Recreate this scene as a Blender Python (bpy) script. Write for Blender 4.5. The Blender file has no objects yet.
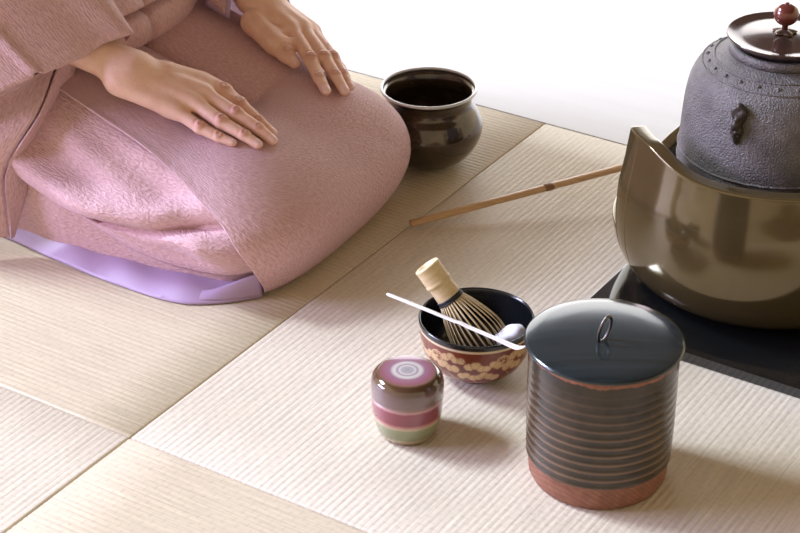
import bpy, bmesh, math, random
import numpy as np
from mathutils import Vector, Matrix, noise

random.seed(7)
SC = bpy.context.scene
COL = SC.collection
PI = math.pi
AZ = math.radians(32.68)                       # direction the mat seam runs, clockwise from +y
CORNER = (-0.2788, 1.7004)                     # where four mats meet
BX, BY = math.cos(AZ), -math.sin(AZ)           # u axis: the way the host faces
AX, AY = math.sin(AZ), math.cos(AZ)            # v axis: along the seam


def W(u, v, z=0.0):
    return (CORNER[0] + u * BX + v * AX, CORNER[1] + u * BY + v * AY, z)


# ------------------------------------------------------------------ object helpers
def link(o, parent=None):
    COL.objects.link(o)
    if parent is not None:
        o.parent = parent
    return o


def tag(o, label, cat, group=None):
    o['label'] = label
    o['category'] = cat
    if group:
        o['group'] = group
    return o


def empty(name, loc, rz=0.0):
    o = bpy.data.objects.new(name, None)
    o.empty_display_size = 0.05
    o.location = loc
    o.rotation_euler = (0, 0, rz)
    return link(o)


def mesh(name, verts, faces, mat, parent=None, smooth=True, uvs=None, loc=None, rz=None, recalc=False, cols=None):
    me = bpy.data.meshes.new(name)
    me.from_pydata([tuple(map(float, v)) for v in verts], [], [tuple(int(i) for i in f) for f in faces])
    if recalc:
        bm = bmesh.new(); bm.from_mesh(me)
        bmesh.ops.recalc_face_normals(bm, faces=bm.faces)
        bm.to_mesh(me); bm.free()
    if uvs is not None:
        ul = me.uv_layers.new(name='cloth')
        li = np.zeros(len(me.loops), dtype=np.int32)
        me.loops.foreach_get('vertex_index', li)
        ul.data.foreach_set('uv', np.asarray(uvs, dtype=np.float32)[li].ravel())
    if cols is not None:
        for cname, arr in cols.items():
            at = me.attributes.new(cname, 'FLOAT', 'POINT')
            at.data.foreach_set('value', np.asarray(arr, dtype=np.float32))
    for m in (mat if isinstance(mat, (list, tuple)) else [mat]):
        me.materials.append(m)
    if smooth:
        me.polygons.foreach_set('use_smooth', [True] * len(me.polygons))
    me.update()
    o = bpy.data.objects.new(name, me)
    if loc is not None:
        o.location = loc
    if rz is not None:
        o.rotation_euler = (0, 0, rz)
    return link(o, parent)


def modify(o, kind, **kw):
    m = o.modifiers.new(kind.lower(), kind)
    for k, v in kw.items():
        setattr(m, k, v)
    return m


def catmull(pts, n):
    """smooth curve through control points (any dimension), n samples"""
    P = np.asarray(pts, float)
    seg = np.linalg.norm(np.diff(P, axis=0), axis=1)
    t = np.concatenate([[0], np.cumsum(seg)])
    m = np.zeros_like(P)
    m[1:-1] = (P[2:] - P[:-2]) / (t[2:] - t[:-2])[:, None]
    m[0] = (P[1] - P[0]) / seg[0]
    m[-1] = (P[-1] - P[-2]) / seg[-1]
    T = np.linspace(0, t[-1], n)
    i = np.clip(np.searchsorted(t, T, side='right') - 1, 0, len(seg) - 1)
    h = seg[i]
    s = ((T - t[i]) / h)[:, None]
    h = h[:, None]
    return ((2 * s**3 - 3 * s**2 + 1) * P[i] + (s**3 - 2 * s**2 + s) * h * m[i]
            + (-2 * s**3 + 3 * s**2) * P[i + 1] + (s**3 - s**2) * h * m[i + 1])


def lathe(prof, seg=96, close=False):
    """prof: list of (r, z) from one end to the other; r==0 collapses to a pole"""
    V, F, rings = [], [], []
    for r, z in prof:
        if r < 1e-6:
            rings.append([len(V)]); V.append((0, 0, z))
        else:
            rings.append(list(range(len(V), len(V) + seg)))
            for k in range(seg):
                a = 2 * PI * k / seg
                V.append((r * math.cos(a), r * math.sin(a), z))
    pairs = list(zip(rings[:-1], rings[1:]))
    if close:
        pairs.append((rings[-1], rings[0]))
    for a, b in pairs:
        if len(a) == 1 and len(b) == 1:
            continue
        for k in range(seg):
            k2 = (k + 1) % seg
            if len(a) == 1:
                F.append((a[0], b[k2], b[k]))
            elif len(b) == 1:
                F.append((a[k], a[k2], b[0]))
            else:
                F.append((a[k], a[k2], b[k2], b[k]))
    return V, F


def tube(path, radii, seg=14, flat=1.0, up=(0, 0, 1), caps=True):
    P = [Vector(p) for p in path]
    if not hasattr(radii, '__len__'):
        radii = [radii] * len(P)
    V, F = [], []
    for i, p in enumerate(P):
        d = (P[min(i + 1, len(P) - 1)] - P[max(i - 1, 0)]).normalized()
        side = d.cross(Vector(up))
        if side.length < 1e-4:
            side = d.cross(Vector((1, 0, 0)))
        side.normalize()
        n = side.cross(d)
        for k in range(seg):
            a = 2 * PI * k / seg
            V.append(p + side * math.cos(a) * radii[i] + n * math.sin(a) * radii[i] * flat)
    for i in range(len(P) - 1):
        for k in range(seg):
            k2 = (k + 1) % seg
            F.append((i * seg + k, i * seg + k2, (i + 1) * seg + k2, (i + 1) * seg + k))
    if caps:
        F.append(tuple(range(seg))[::-1])
        F.append(tuple((len(P) - 1) * seg + k for k in range(seg)))
    return V, F


def box(x0, x1, y0, y1, z0, z1):
    V = [(x, y, z) for z in (z0, z1) for y in (y0, y1) for x in (x0, x1)]
    F = [(0, 2, 3, 1), (4, 5, 7, 6), (0, 1, 5, 4), (2, 6, 7, 3), (0, 4, 6, 2), (1, 3, 7, 5)]
    return V, F


def torus(R, r, z=0.0, seg=64, sec=12):
    V, F = [], []
    for i in range(seg):
        a = 2 * PI * i / seg
        for j in range(sec):
            b = 2 * PI * j / sec
            V.append(((R + r * math.cos(b)) * math.cos(a), (R + r * math.cos(b)) * math.sin(a), z + r * math.sin(b)))
    for i in range(seg):
        for j in range(sec):
            F.append((i * sec + j, ((i + 1) % seg) * sec + j, ((i + 1) % seg) * sec + (j + 1) % sec, i * sec + (j + 1) % sec))
    return V, F


def merge(*parts):
    V, F = [], []
    for v, f in parts:
        o = len(V)
        V += list(v)
        F += [tuple(i + o for i in q) for q in f]
    return V, F


def moved(vf, m):
    return [m @ Vector(v) for v in vf[0]], vf[1]


def grid_faces(nu, nv):
    return [(i * nv + j, (i + 1) * nv + j, (i + 1) * nv + j + 1, i * nv + j + 1) for i in range(nu - 1) for j in range(nv - 1)]


# ------------------------------------------------------------------ node helpers
class M:
    def __init__(self, name):
        self.m = bpy.data.materials.new(name)
        self.m.use_nodes = True
        self.t = self.m.node_tree
        self.b = self.t.nodes['Principled BSDF']

    def n(self, kind, **kw):
        x = self.t.nodes.new(kind)
        for k, v in kw.items():
            if k in x.inputs:
                x.inputs[k].default_value = v
            else:
                setattr(x, k, v)
        return x

    def l(self, a, b):
        self.t.links.new(a, b)

    def set(self, **kw):
        names = dict(color='Base Color', rough='Roughness', metal='Metallic', coat='Coat Weight', coatr='Coat Roughness',
                     ior='IOR', spec='Specular IOR Level', sss='Subsurface Weight', ssr='Subsurface Radius', sscale='Subsurface Scale',
                     sheen='Sheen Weight', sheenr='Sheen Roughness', sheent='Sheen Tint')
        for k, v in kw.items():
            if k in ('color', 'sheent'):
                v = (*v, 1) if len(v) == 3 else v
            self.b.inputs[names[k]].default_value = v
        return self

    def ramp(self, src, stops, interp='LINEAR'):
        r = self.n('ShaderNodeValToRGB')
        r.color_ramp.interpolation = interp
        e = r.color_ramp.elements
        while len(e) < len(stops):
            e.new(0.5)
        for el, (p, c) in zip(e, stops):
            el.position = p
            el.color = (*c, 1) if len(c) == 3 else c
        self.l(src, r.inputs['Fac'])
        return r.outputs['Color']

    def math(self, op, a, b=None, c=None):
        x = self.n('ShaderNodeMath', operation=op)
        for i, s in enumerate((a, b, c)):
            if s is None:
                continue
            if isinstance(s, (int, float)):
                x.inputs[i].default_value = s
            else:
                self.l(s, x.inputs[i])
        return x.outputs[0]

    def mix(self, fac, a, b, mode='MIX'):
        x = self.n('ShaderNodeMix', data_type='RGBA', blend_type=mode)
        for s, i in ((fac, 0), (a, 6), (b, 7)):
            if isinstance(s, (int, float)):
                x.inputs[i].default_value = s
            elif isinstance(s, tuple):
                x.inputs[i].default_value = (*s, 1) if len(s) == 3 else s
            else:
                self.l(s, x.inputs[i])
        return x.outputs[2]

    def coord(self, out='Object', scale=(1, 1, 1), rot=(0, 0, 0)):
        tc = self.n('ShaderNodeTexCoord')
        mp = self.n('ShaderNodeMapping')
        mp.inputs['Scale'].default_value = scale
        mp.inputs['Rotation'].default_value = rot
        self.l(tc.outputs[out], mp.inputs['Vector'])
        return mp.outputs['Vector']

    def noise(self, vec, scale, detail=3.0, rough=0.5, dist=0.0):
        x = self.n('ShaderNodeTexNoise', Scale=scale, Detail=detail, Roughness=rough, Distortion=dist)
        self.l(vec, x.inputs['Vector'])
        return x.outputs['Fac']

    def bump(self, h, dist=0.001, strength=1.0, prev=None):
        x = self.n('ShaderNodeBump', Strength=strength, Distance=dist)
        self.l(h, x.inputs['Height'])
        if prev is not None:
            self.l(prev, x.inputs['Normal'])
        self.l(x.outputs['Normal'], self.b.inputs['Normal'])
        return x.outputs['Normal']

    def attr(self, name):
        return self.n('ShaderNodeAttribute', attribute_name=name).outputs['Fac']

    def col(self, src):
        self.l(src, self.b.inputs['Base Color'])
        return self

    def rgh(self, src):
        self.l(src, self.b.inputs['Roughness'])
        return self


def simple(name, color, rough=0.5, **kw):
    return M(name).set(color=color, rough=rough, **kw).m


# ------------------------------------------------------------------ materials
def tatami_mat(name, base, seed):
    # ridges themselves are geometry along local x; here: rush colour, stitches and fine fibres
    m = M(name)
    co = m.coord('Object')
    streak = m.noise(m.coord('Object', (14, 420, 1)), 1.0, 2.0)
    patch = m.noise(co, 3.0 + seed, 2.0)
    weave = m.noise(m.coord('Object', (170, 133.3, 1)), 1.0, 1.0)
    dark = tuple(c * 0.80 for c in base)
    light = tuple(min(1, c * 1.10) for c in base)
    c1 = m.ramp(streak, [(0.25, dark), (0.75, light)])
    c2 = m.mix(0.12, c1, m.ramp(patch, [(0.3, tuple(c * 0.8 for c in base)), (0.7, tuple(min(1, c * 1.15) for c in base))]))
    # stitch dashes
    sx = m.n('ShaderNodeSeparateXYZ'); m.l(co, sx.inputs[0])
    row = m.math('FLOOR', m.math('MULTIPLY', sx.outputs['Y'], 133.333))
    off = m.math('MULTIPLY', m.math('MODULO', row, 2.0), 0.5)
    ph = m.math('FRACT', m.math('ADD', m.math('MULTIPLY', sx.outputs['X'], 62.0), off))
    gap = m.math('LESS_THAN', ph, 0.10)
    c3 = m.mix(m.math('MULTIPLY', gap, 0.22), c2, tuple(c * 0.62 for c in base))
    m.col(c3)
    h = m.math('ADD', m.math('MULTIPLY', streak, 0.5), m.math('ADD', m.math('MULTIPLY', weave, 0.5), m.math('MULTIPLY', gap, -0.6)))
    m.bump(h, 0.0006, 0.8)
    m.set(rough=0.5, spec=0.5)
    return m.m


MAT_PALE = tatami_mat('pale_rush', (0.68, 0.60, 0.465), 0.0)  # paler base: partly real fading, partly light on the weave put into colour
MAT_TAN = tatami_mat('tan_rush', (0.62, 0.525, 0.37), 1.7)  # darker base: partly the mat's own, partly weave shade put into colour


def crepe(name, ca, cb, sx=150, sy=420, d=0.0012):
    m = M(name)
    uv = m.coord('UV', (sx, sy, 1))
    n1 = m.noise(uv, 1.0, 2.5, 0.55, 0.3)
    n2 = m.noise(m.coord('UV', (9, 9, 1)), 1.0, 2.0)
    c = m.ramp(n1, [(0.30, ca), (0.68, cb)])  # crease shading put into the colour, from the same noise as the bump
    m.col(m.mix(m.math('MULTIPLY', n2, 0.16), c, tuple(x * 0.86 for x in cb)))
    m.bump(n1, d, 1.0)
    m.set(rough=0.62, spec=0.35, sheen=0.25, sheenr=0.4, sheent=(0.85, 0.75, 0.95))
    return m.m


CREPE = crepe('mauve_crepe', (0.53, 0.315, 0.32), (0.71, 0.455, 0.465), 150, 400, 0.0023)
LINING = M('lilac_silk').set(color=(0.43, 0.305, 0.47), rough=0.45, sheen=0.3, sheenr=0.3).m


def skin():
    m = M('skin')
    co = m.coord('Object')
    n = m.noise(co, 60.0, 4.0, 0.6)
    n2 = m.noise(co, 420.0, 3.0, 0.6)
    c = m.ramp(n, [(0.3, (0.74, 0.455, 0.35)), (0.7, (0.83, 0.55, 0.435))])
    c = m.mix(m.math('MULTIPLY', m.attr('knuckle'), 0.55), c, (0.60, 0.27, 0.20))
    c = m.mix(m.math('MULTIPLY', m.math('MAXIMUM', m.attr('wrinkle'), 0.0), 0.8), c, (0.50, 0.22, 0.16))
    c = m.mix(m.attr('nail'), c, (0.82, 0.56, 0.52))
    m.col(c)
    w = m.n('ShaderNodeTexNoise', Scale=300.0, Detail=2.0)
    m.l(co, w.inputs['Vector'])
    hk = m.math('MULTIPLY', m.math('MULTIPLY', m.attr('wrinkle'), 1.0), 1.0)
    h = m.math('ADD', m.math('MULTIPLY', n2, 0.35), hk)
    m.bump(h, 0.0013, 1.0)
    m.rgh(m.math('SUBTRACT', 0.52, m.math('MULTIPLY', m.attr('nail'), 0.22)))
    m.set(sss=0.18, ssr=(1.0, 0.35, 0.2), sscale=0.006, spec=0.4)
    return m.m


SKIN = skin()


def iron():
    m = M('cast_iron')
    co = m.coord('Object')
    n = m.noise(co, 480.0, 2.0, 0.6)
    n2 = m.noise(co, 40.0, 3.0, 0.6)
    m.col(m.ramp(n2, [(0.3, (0.115, 0.103, 0.096)), (0.7, (0.19, 0.172, 0.162))]))
    m.bump(n, 0.0026, 1.0)
    m.set(rough=0.5, metal=0.3, spec=0.5)
    return m.m


IRON = iron()


def bronze_furo():
    m = M('olive_bronze')
    co = m.coord('Object')
    n = m.noise(co, 9.0, 4.0, 0.6)
    m.col(m.ramp(n, [(0.3, (0.115, 0.084, 0.034)), (0.75, (0.158, 0.117, 0.052))]))
    m.set(rough=0.15, metal=0.65, coat=0.5, coatr=0.06, spec=0.5)
    m.bump(m.noise(co, 25.0, 2.0), 0.0004, 0.3)
    return m.m


FURO = bronze_furo()
BRONZE_DARK = simple('dark_brown_bronze', (0.10, 0.062, 0.042), 0.3, metal=0.6)
LACQUER = simple('black_lacquer', (0.006, 0.007, 0.008), 0.07, coat=1.0, coatr=0.03)
LACQUER_LID = M('black_lacquer_lid')
_w = LACQUER_LID.noise(LACQUER_LID.coord('Object', (6, 120, 6)), 1.0, 3.0)
LACQUER_LID.col(LACQUER_LID.ramp(_w, [(0.3, (0.007, 0.014, 0.016)), (0.7, (0.015, 0.025, 0.028))]))  # reflected streaks and teal sheen put into the lacquer's colour
LACQUER_LID.set(rough=0.18, coat=0.25, coatr=0.08, spec=0.5)
LACQUER_LID = LACQUER_LID.m


def kensui_glaze():
    m = M('dark_bronze_patina')
    co = m.coord('Object')
    n = m.noise(co, 26.0, 4.0, 0.6)
    m.col(m.ramp(n, [(0.35, (0.020, 0.014, 0.010)), (0.62, (0.075, 0.048, 0.028)), (0.8, (0.16, 0.11, 0.055))]))
    m.set(rough=0.16, metal=0.35, coat=0.8, coatr=0.06)
    return m.m


KENSUI = kensui_glaze()


def mizu_glaze():
    m = M('ribbed_brown_glaze')
    co = m.coord('Object')
    sx = m.n('ShaderNodeSeparateXYZ'); m.l(co, sx.inputs[0])
    z = sx.outputs['Z']
    n = m.noise(co, 30.0, 4.0, 0.6)
    nf = m.noise(m.coord('Object', (1, 1, 1)), 120.0, 2.0, 0.6)
    glaze = m.ramp(n, [(0.3, (0.026, 0.022, 0.016)), (0.7, (0.060, 0.044, 0.029))])
    rib = m.math('MULTIPLY', m.attr('rib'), m.math('ADD', 0.3, n))
    glaze = m.mix(rib, glaze, (0.19, 0.118, 0.072))
    clay = m.ramp(nf, [(0.3, (0.20, 0.075, 0.042)), (0.7, (0.29, 0.120, 0.068))])
    # dark diagonal scratches in the bare clay foot
    sw = m.n('ShaderNodeTexWave', Scale=1.0, Distortion=1.5, Detail=1.0)
    sw.bands_direction = 'DIAGONAL'
    m.l(m.coord('Object', (75, 75, 110)), sw.inputs['Vector'])
    clay2 = m.mix(m.math('MULTIPLY', sw.outputs['Fac'], 0.40), clay, (0.13, 0.062, 0.040))
    edge = m.math('ADD', z, m.math('MULTIPLY', m.math('SUBTRACT', n, 0.5), 0.006))
    low = m.math('LESS_THAN', edge, 0.0290)
    mouth = m.math('GREATER_THAN', m.math('ADD', z, m.math('MULTIPLY', m.math('SUBTRACT', n, 0.5), 0.012)), 0.1475)
    bare = m.math('MAXIMUM', low, mouth)
    c = m.mix(low, glaze, clay2)
    c = m.mix(mouth, c, clay)
    m.col(c)
    m.rgh(m.math('ADD', 0.18, m.math('MULTIPLY', bare, 0.36)))
    m.bump(m.math('ADD', nf, m.math('MULTIPLY', m.math('MULTIPLY', sw.outputs['Fac'], low), 1.2)), 0.0005, 0.5)
    m.set(spec=0.4)
    return m.m


MIZU = mizu_glaze()


def banded(name, bands, rough=0.1, coat=1.0, axis='z', scale=1.0, jag=0.0012):
    """bands: (upper limit, colour) along attribute 'band' in metres"""
    m = M(name)
    a = m.attr('band')
    n = m.noise(m.coord('Object', (1, 1, 1)), 220.0, 2.0)
    big = m.noise(m.coord('Object', (1, 1, 1)), 45.0, 3.0)
    a = m.math('ADD', a, m.math('MULTIPLY', m.math('SUBTRACT', big, 0.5), jag * 3))
    a = m.math('MULTIPLY', a, scale)
    stops = []
    for p, c in bands:
        stops.append((p * scale, c))
    c = m.ramp(a, stops)
    m.col(m.mix(m.math('MULTIPLY', n, 0.25), c, m.mix(1.0, c, (0.7, 0.62, 0.62), 'MULTIPLY')))
    m.set(rough=rough, coat=coat, coatr=0.05)
    return m.m


def bamboo(name, a, b, sc=(8, 260, 260), rough=0.42):
    m = M(name)
    n = m.noise(m.coord('Object', sc), 1.0, 3.0)
    m.col(m.ramp(n, [(0.3, a), (0.7, b)]))
    m.set(rough=rough, coat=0.25, coatr=0.2)
    return m.m


BAMBOO = bamboo('pale_bamboo', (0.62, 0.47, 0.24), (0.76, 0.62, 0.38))
BAMBOO_DARK = bamboo('aged_bamboo', (0.56, 0.35, 0.17), (0.68, 0.46, 0.25))
BAMBOO_NODE = simple('bamboo_node', (0.27, 0.14, 0.055), 0.5)
IVORY = simple('ivory', (0.66, 0.61, 0.55), 0.35, coat=0.3)
LINEN = simple('white_linen', (0.80, 0.80, 0.84), 0.75)
THREAD = simple('black_thread', (0.02, 0.02, 0.022), 0.6)
SILVER = simple('tarnished_metal', (0.16, 0.15, 0.14), 0.3, metal=1.0)
PALE_RIM = simple('pale_blue_rim', (0.66, 0.67, 0.72), 0.3, metal=0.4)  # pale bluish, partly metallic edge
LID_BRONZE = M('brown_bronze_lid').set(color=(0.075, 0.042, 0.030), rough=0.16, metal=0.5, coat=0.4, coatr=0.05).m
KNOB = M('red_brown_knob').set(color=(0.145, 0.034, 0.024), rough=0.2, metal=0.25, coat=0.6, coatr=0.08).m
HAIR = simple('black_hair', (0.012, 0.010, 0.010), 0.4)
WOODFLOOR = M('pale_floor_wood')
_n = WOODFLOOR.noise(WOODFLOOR.coord('Object', (2, 40, 1)), 1.0, 3.0)
WOODFLOOR.col(WOODFLOOR.ramp(_n, [(0.3, (0.50, 0.475, 0.47)), (0.7, (0.53, 0.51, 0.505))]))
WOODFLOOR.set(rough=0.35)
WOODFLOOR = WOODFLOOR.m
CEIL = M('ceiling_boards')
_n = CEIL.noise(CEIL.coord('Object', (1, 30, 1)), 1.0, 3.0)
CEIL.col(CEIL.ramp(_n, [(0.3, (0.16, 0.10, 0.06)), (0.7, (0.24, 0.16, 0.10))]))
CEIL.set(rough=0.6)
CEIL = CEIL.m

# ------------------------------------------------------------------ setting: floor, ceiling
FLOOR_ROT = -AZ
fv = box(-3.0, 4.0, 0.8825, 3.6, -0.06, -0.001)
floor = mesh('floor', *fv, WOODFLOOR, smooth=False, loc=W(0, 0), rz=FLOOR_ROT)
DARKFLOOR = M('darkened_unseen_floor')  # unseen floor darkened to stand for an unlit room in the brazier's reflection
_n = DARKFLOOR.noise(DARKFLOOR.coord('Object', (30, 2, 1)), 1.0, 3.0)
DARKFLOOR.col(DARKFLOOR.ramp(_n, [(0.3, (0.10, 0.062, 0.036)), (0.7, (0.15, 0.096, 0.058))]))
DARKFLOOR.set(rough=0.45)
low_floor = mesh('floor', *box(-3.0, 4.0, -3.0, 0.879, -0.06, -0.030), DARKFLOOR.m, smooth=False, loc=W(0, 0), rz=FLOOR_ROT)
low_floor['kind'] = 'structure'
floor['kind'] = 'structure'


def make_mat(u0, v0, along_v, material, label, w=0.88, l=0.88):
    """tatami mat whose near-left corner is (u0, v0); rush ridges are real geometry running along local x"""
    g = 0.0007
    pitch = 0.0075
    n = int(round(w / pitch))
    step = 6
    ny = n * step + 1
    V, F = [], []
    L = l / 2 - g
    Wd = w / 2 - g
    nx = 12
    xs = [-L, -L + 0.0015] + [(-L + 0.0015) + (2 * L - 0.003) * i / nx for i in range(1, nx)] + [L - 0.0015, L]
    for i, x in enumerate(xs):
        for j in range(ny):
            y = -Wd + 2 * Wd * j / (ny - 1)
            ph = (j % step) / step
            z = -0.00038 * (1 - abs(math.sin(PI * ph)) ** 0.8)
            if i in (0, len(xs) - 1):
                z -= 0.0010
            e = min(y + Wd, Wd - y)
            if e < 0.0015:
                z -= 0.001 * (1 - e / 0.0015)
            V.append((x, y, z))
    F += grid_faces(len(xs), ny)
    # skirt down the four sides
    o = len(V)
    rim = [0 * ny + j for j in range(ny)] + [i * ny + ny - 1 for i in range(1, len(xs))] + \
          [(len(xs) - 1) * ny + j for j in range(ny - 2, -1, -1)] + [i * ny for i in range(len(xs) - 2, 0, -1)]
    for r in rim:
        V.append((V[r][0], V[r][1], -0.0299))
    m_ = len(rim)
    for k in range(m_):
        F.append((rim[k], rim[(k + 1) % m_], o + (k + 1) % m_, o + k))
    F.append(tuple(o + k for k in range(m_))[::-1])
    c = W(u0 + (w / 2 if not along_v else w / 2), v0 + l / 2)
    rz = FLOOR_ROT + (PI / 2 if along_v else 0)
    ob = mesh('tatami_mat', V, F, material, loc=c, rz=rz, recalc=True)
    tag(ob, label, 'tatami mat', 'square borderless tatami mats')
    return ob


make_mat(-0.88, 0.0, False, MAT_TAN, 'tan woven tatami mat under the kneeling person in the mauve kimono')
make_mat(0.0, 0.0, True, MAT_PALE, 'pale ribbed tatami mat carrying the tea bowl, caddy, water jar and brazier')
make_mat(-0.88, -0.88, True, MAT_PALE, 'pale ribbed tatami mat with nothing on it in the bottom left corner')
make_mat(0.0, -0.88, False, MAT_TAN, 'tan tatami mat with nothing on it along the bottom edge, nearest the camera')
make_mat(0.88, 0.0, False, MAT_TAN, 'tan tatami mat beyond the right side of the black board')

cv_ = box(-1.8, 3.6, -1.2, 5.6, 2.42, 2.46)
for k in range(16):
    cv_ = merge(cv_, box(-1.8, 3.6, -1.1 + k * 0.42, -1.07 + k * 0.42, 2.395, 2.421))
ceiling = mesh('ceiling', *cv_, CEIL, smooth=False)
ceiling['kind'] = 'structure'
PLASTER = M('sand_plaster')
_n = PLASTER.noise(PLASTER.coord('Object'), 120.0, 3.0)
PLASTER.col(PLASTER.ramp(_n, [(0.3, (0.26, 0.215, 0.16)), (0.7, (0.32, 0.27, 0.205))]))
PLASTER.set(rough=0.9)
added_lintel = mesh('added_lintel', *box(-1.8, 3.6, 5.45, 5.55, 1.78, 2.42), PLASTER.m, smooth=False)  # unseen lintel, added to block world light from the lid reflections
added_lintel['kind'] = 'structure'

# ------------------------------------------------------------------ black board under the brazier
board = empty('lacquer_board', W(0.277 + 0.21, 0.439 + 0.21), FLOOR_ROT)
tag(board, 'square black lacquer board lying under the bronze brazier', 'board')
bo = mesh('board_top', *box(-0.21, 0.21, -0.21, 0.21, 0.0, 0.013), LACQUER, board, smooth=False)
modify(bo, 'BEVEL', width=0.0012, segments=3)

# ------------------------------------------------------------------ brazier (furo)
FC = (0.420, 2.02)
FZ = 0.013
furo = empty('brazier', (FC[0], FC[1], FZ))
tag(furo, 'large glossy olive bronze brazier cut away at one side, holding the iron kettle', 'brazier')


def furo_mesh():
    # outer profile (r, z); top comes from the rim height per azimuth
    prof = catmull([(0.100, 0.002), (0.132, 0.003), (0.154, 0.017), (0.171, 0.050), (0.177, 0.090), (0.1765, 0.130), (0.171, 0.165), (0.167, 0.205), (0.165, 0.26)], 60)
    zs = prof[:, 1]
    rs = prof[:, 0]
    seg, nz, th = 200, 40, 0.018
    tip_a, tip_b = math.radians(-70), math.radians(-150)    # azimuth from the camera-facing side; negative = to its left

    def rim(phi):
        d = math.degrees(phi)
        base = 0.184
        # raised shoulders at both ends of the opening
        def sh(x):
            return 0.017 * math.exp(-(x / 18.0) ** 2)
        if d > 160:
            d -= 360
        if d >= -80:
            return base + sh(max(0, d + 66)) + sh(max(0, 150 - d))
        low = 0.072 if d > -128 else min(base + 0.03, 0.072 + 0.0017 * (-128 - d))
        s = min(1, (-80 - d) / 3.0)
        s = s * s * (3 - 2 * s)
        return base + 0.017 + s * (low - base - 0.017)
    phis = []
    for k in range(seg):
        phis.append(-PI + 2 * PI * k / seg)
    extra = [math.radians(x) for x in np.arange(-92, -70, 0.5)] + [math.radians(x) for x in np.arange(-158, -143, 0.8)]
    phis = sorted(set(phis + extra))
    n = len(phis)
    V, F = [], []
    for phi in phis:
        top = rim(phi)
        a = -PI / 2 + phi                         # phi = 0 faces -y (the camera); phi < 0 turns to -x
        ca, sa = math.cos(a), math.sin(a)
        col = []
        for i in range(nz):
            z = 0.004 + (top - 0.004 - 0.004) * i / (nz - 1)
            r = np.interp(z, zs, rs)
            col.append((r, z))
        rt = col[-1][0]
        for q in range(1, 10):                    # flat lip with softened edges
            b = PI * q / 10
            col.append((rt - th / 2 + th / 2 * math.copysign(abs(math.cos(b)) ** 0.4, math.cos(b)), top - 0.004 + 0.004 * math.sin(b) ** 0.4))
        for i in range(nz):
            z = top - 0.004 - (top - 0.004 - 0.014) * i / (nz - 1)
            r = np.interp(z, zs, rs) - th
            col.append((max(r, 0.06), z))
        for r, z in col:
            V.append((r * ca, r * sa, z))
    m_ = len(V) // n
    for k in range(n):
        k2 = (k + 1) % n
        for i in range(m_ - 1):
            F.append((k * m_ + i, k2 * m_ + i, k2 * m_ + i + 1, k * m_ + i + 1))
    o = len(V)
    F.append(tuple(k * m_ for k in range(n))[::-1])
    F.append(tuple(k * m_ + m_ - 1 for k in range(n)))
    return V, F


mesh('bowl', *furo_mesh(), FURO, furo, recalc=True)
for k in range(3):
    a = -PI / 2 + 0.3 + k * 2 * PI / 3
    foot = catmull([(0.085, 0.0), (0.082, 0.008), (0.088, 0.02)], 8)
    V, F = lathe([(0, 0), (0.016, 0), (0.018, 0.004), (0.017, 0.010), (0.021, 0.018), (0, 0.020)], 24)
    mesh('foot', moved((V, F), Matrix.Translation((0.088 * math.cos(a), 0.088 * math.sin(a), 0)))[0], F, FURO, furo)
# ash inside
mesh('ash_bed', *lathe([(0, 0.0670), (0.10, 0.0665), (0.140, 0.064), (0.148, 0.058), (0.140, 0.050), (0, 0.050)], 64), simple('grey_ash', (0.28, 0.27, 0.26), 0.9), furo)

# ------------------------------------------------------------------ kettle
KZ = 0.081
kettle = empty('kettle', (FC[0], FC[1], KZ))
tag(kettle, 'round cast iron kettle with a bronze lid sitting in the brazier', 'kettle')
kp = catmull([(0.0, 0.0), (0.05, 0.002), (0.085, 0.018), (0.100, 0.042), (0.1055, 0.066), (0.1062, 0.085), (0.1050, 0.115), (0.1035, 0.140), (0.1015, 0.160),
              (0.0975, 0.178), (0.0890, 0.194), (0.078, 0.2025), (0.066, 0.2075), (0.056, 0.210)], 90)
kp = [tuple(p) for p in kp]
kp += [(0.0585, 0.2100), (0.0580, 0.2185), (0.0560, 0.2200), (0.0500, 0.2190), (0.0485, 0.216), (0.0485, 0.195), (0, 0.192)]
mesh('body', *lathe(kp, 128), IRON, kettle)


def on_kettle(z):
    pr = [(p[1], p[0]) for p in kp[:90]]
    return float(np.interp(z, [p[0] for p in pr], [p[1] for p in pr]))


mesh('raised_band', *torus(on_kettle(0.096), 0.0016, 0.096, 96, 8), IRON, kettle)
mesh('raised_band', *torus(on_kettle(0.082) - 0.0002, 0.0014, 0.082, 96, 8), IRON, kettle)
mesh('raised_band', *torus(0.0865, 0.0014, 0.1965, 96, 8), IRON, kettle)
mesh('raised_band', *torus(0.0740, 0.0014, 0.2045, 96, 8), IRON, kettle)
for k in range(24):
    a = 2 * PI * k / 24 + 0.05
    V, F = lathe([(0.0024, -0.001), (0.0022, 0.0008), (0.0012, 0.0020), (0, 0.0024)], 10)
    V, F = moved((V, F), Matrix.Translation((0.0805 * math.cos(a), 0.0805 * math.sin(a), 0.2010)))
    mesh('stud', V, F, IRON, kettle)


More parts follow.
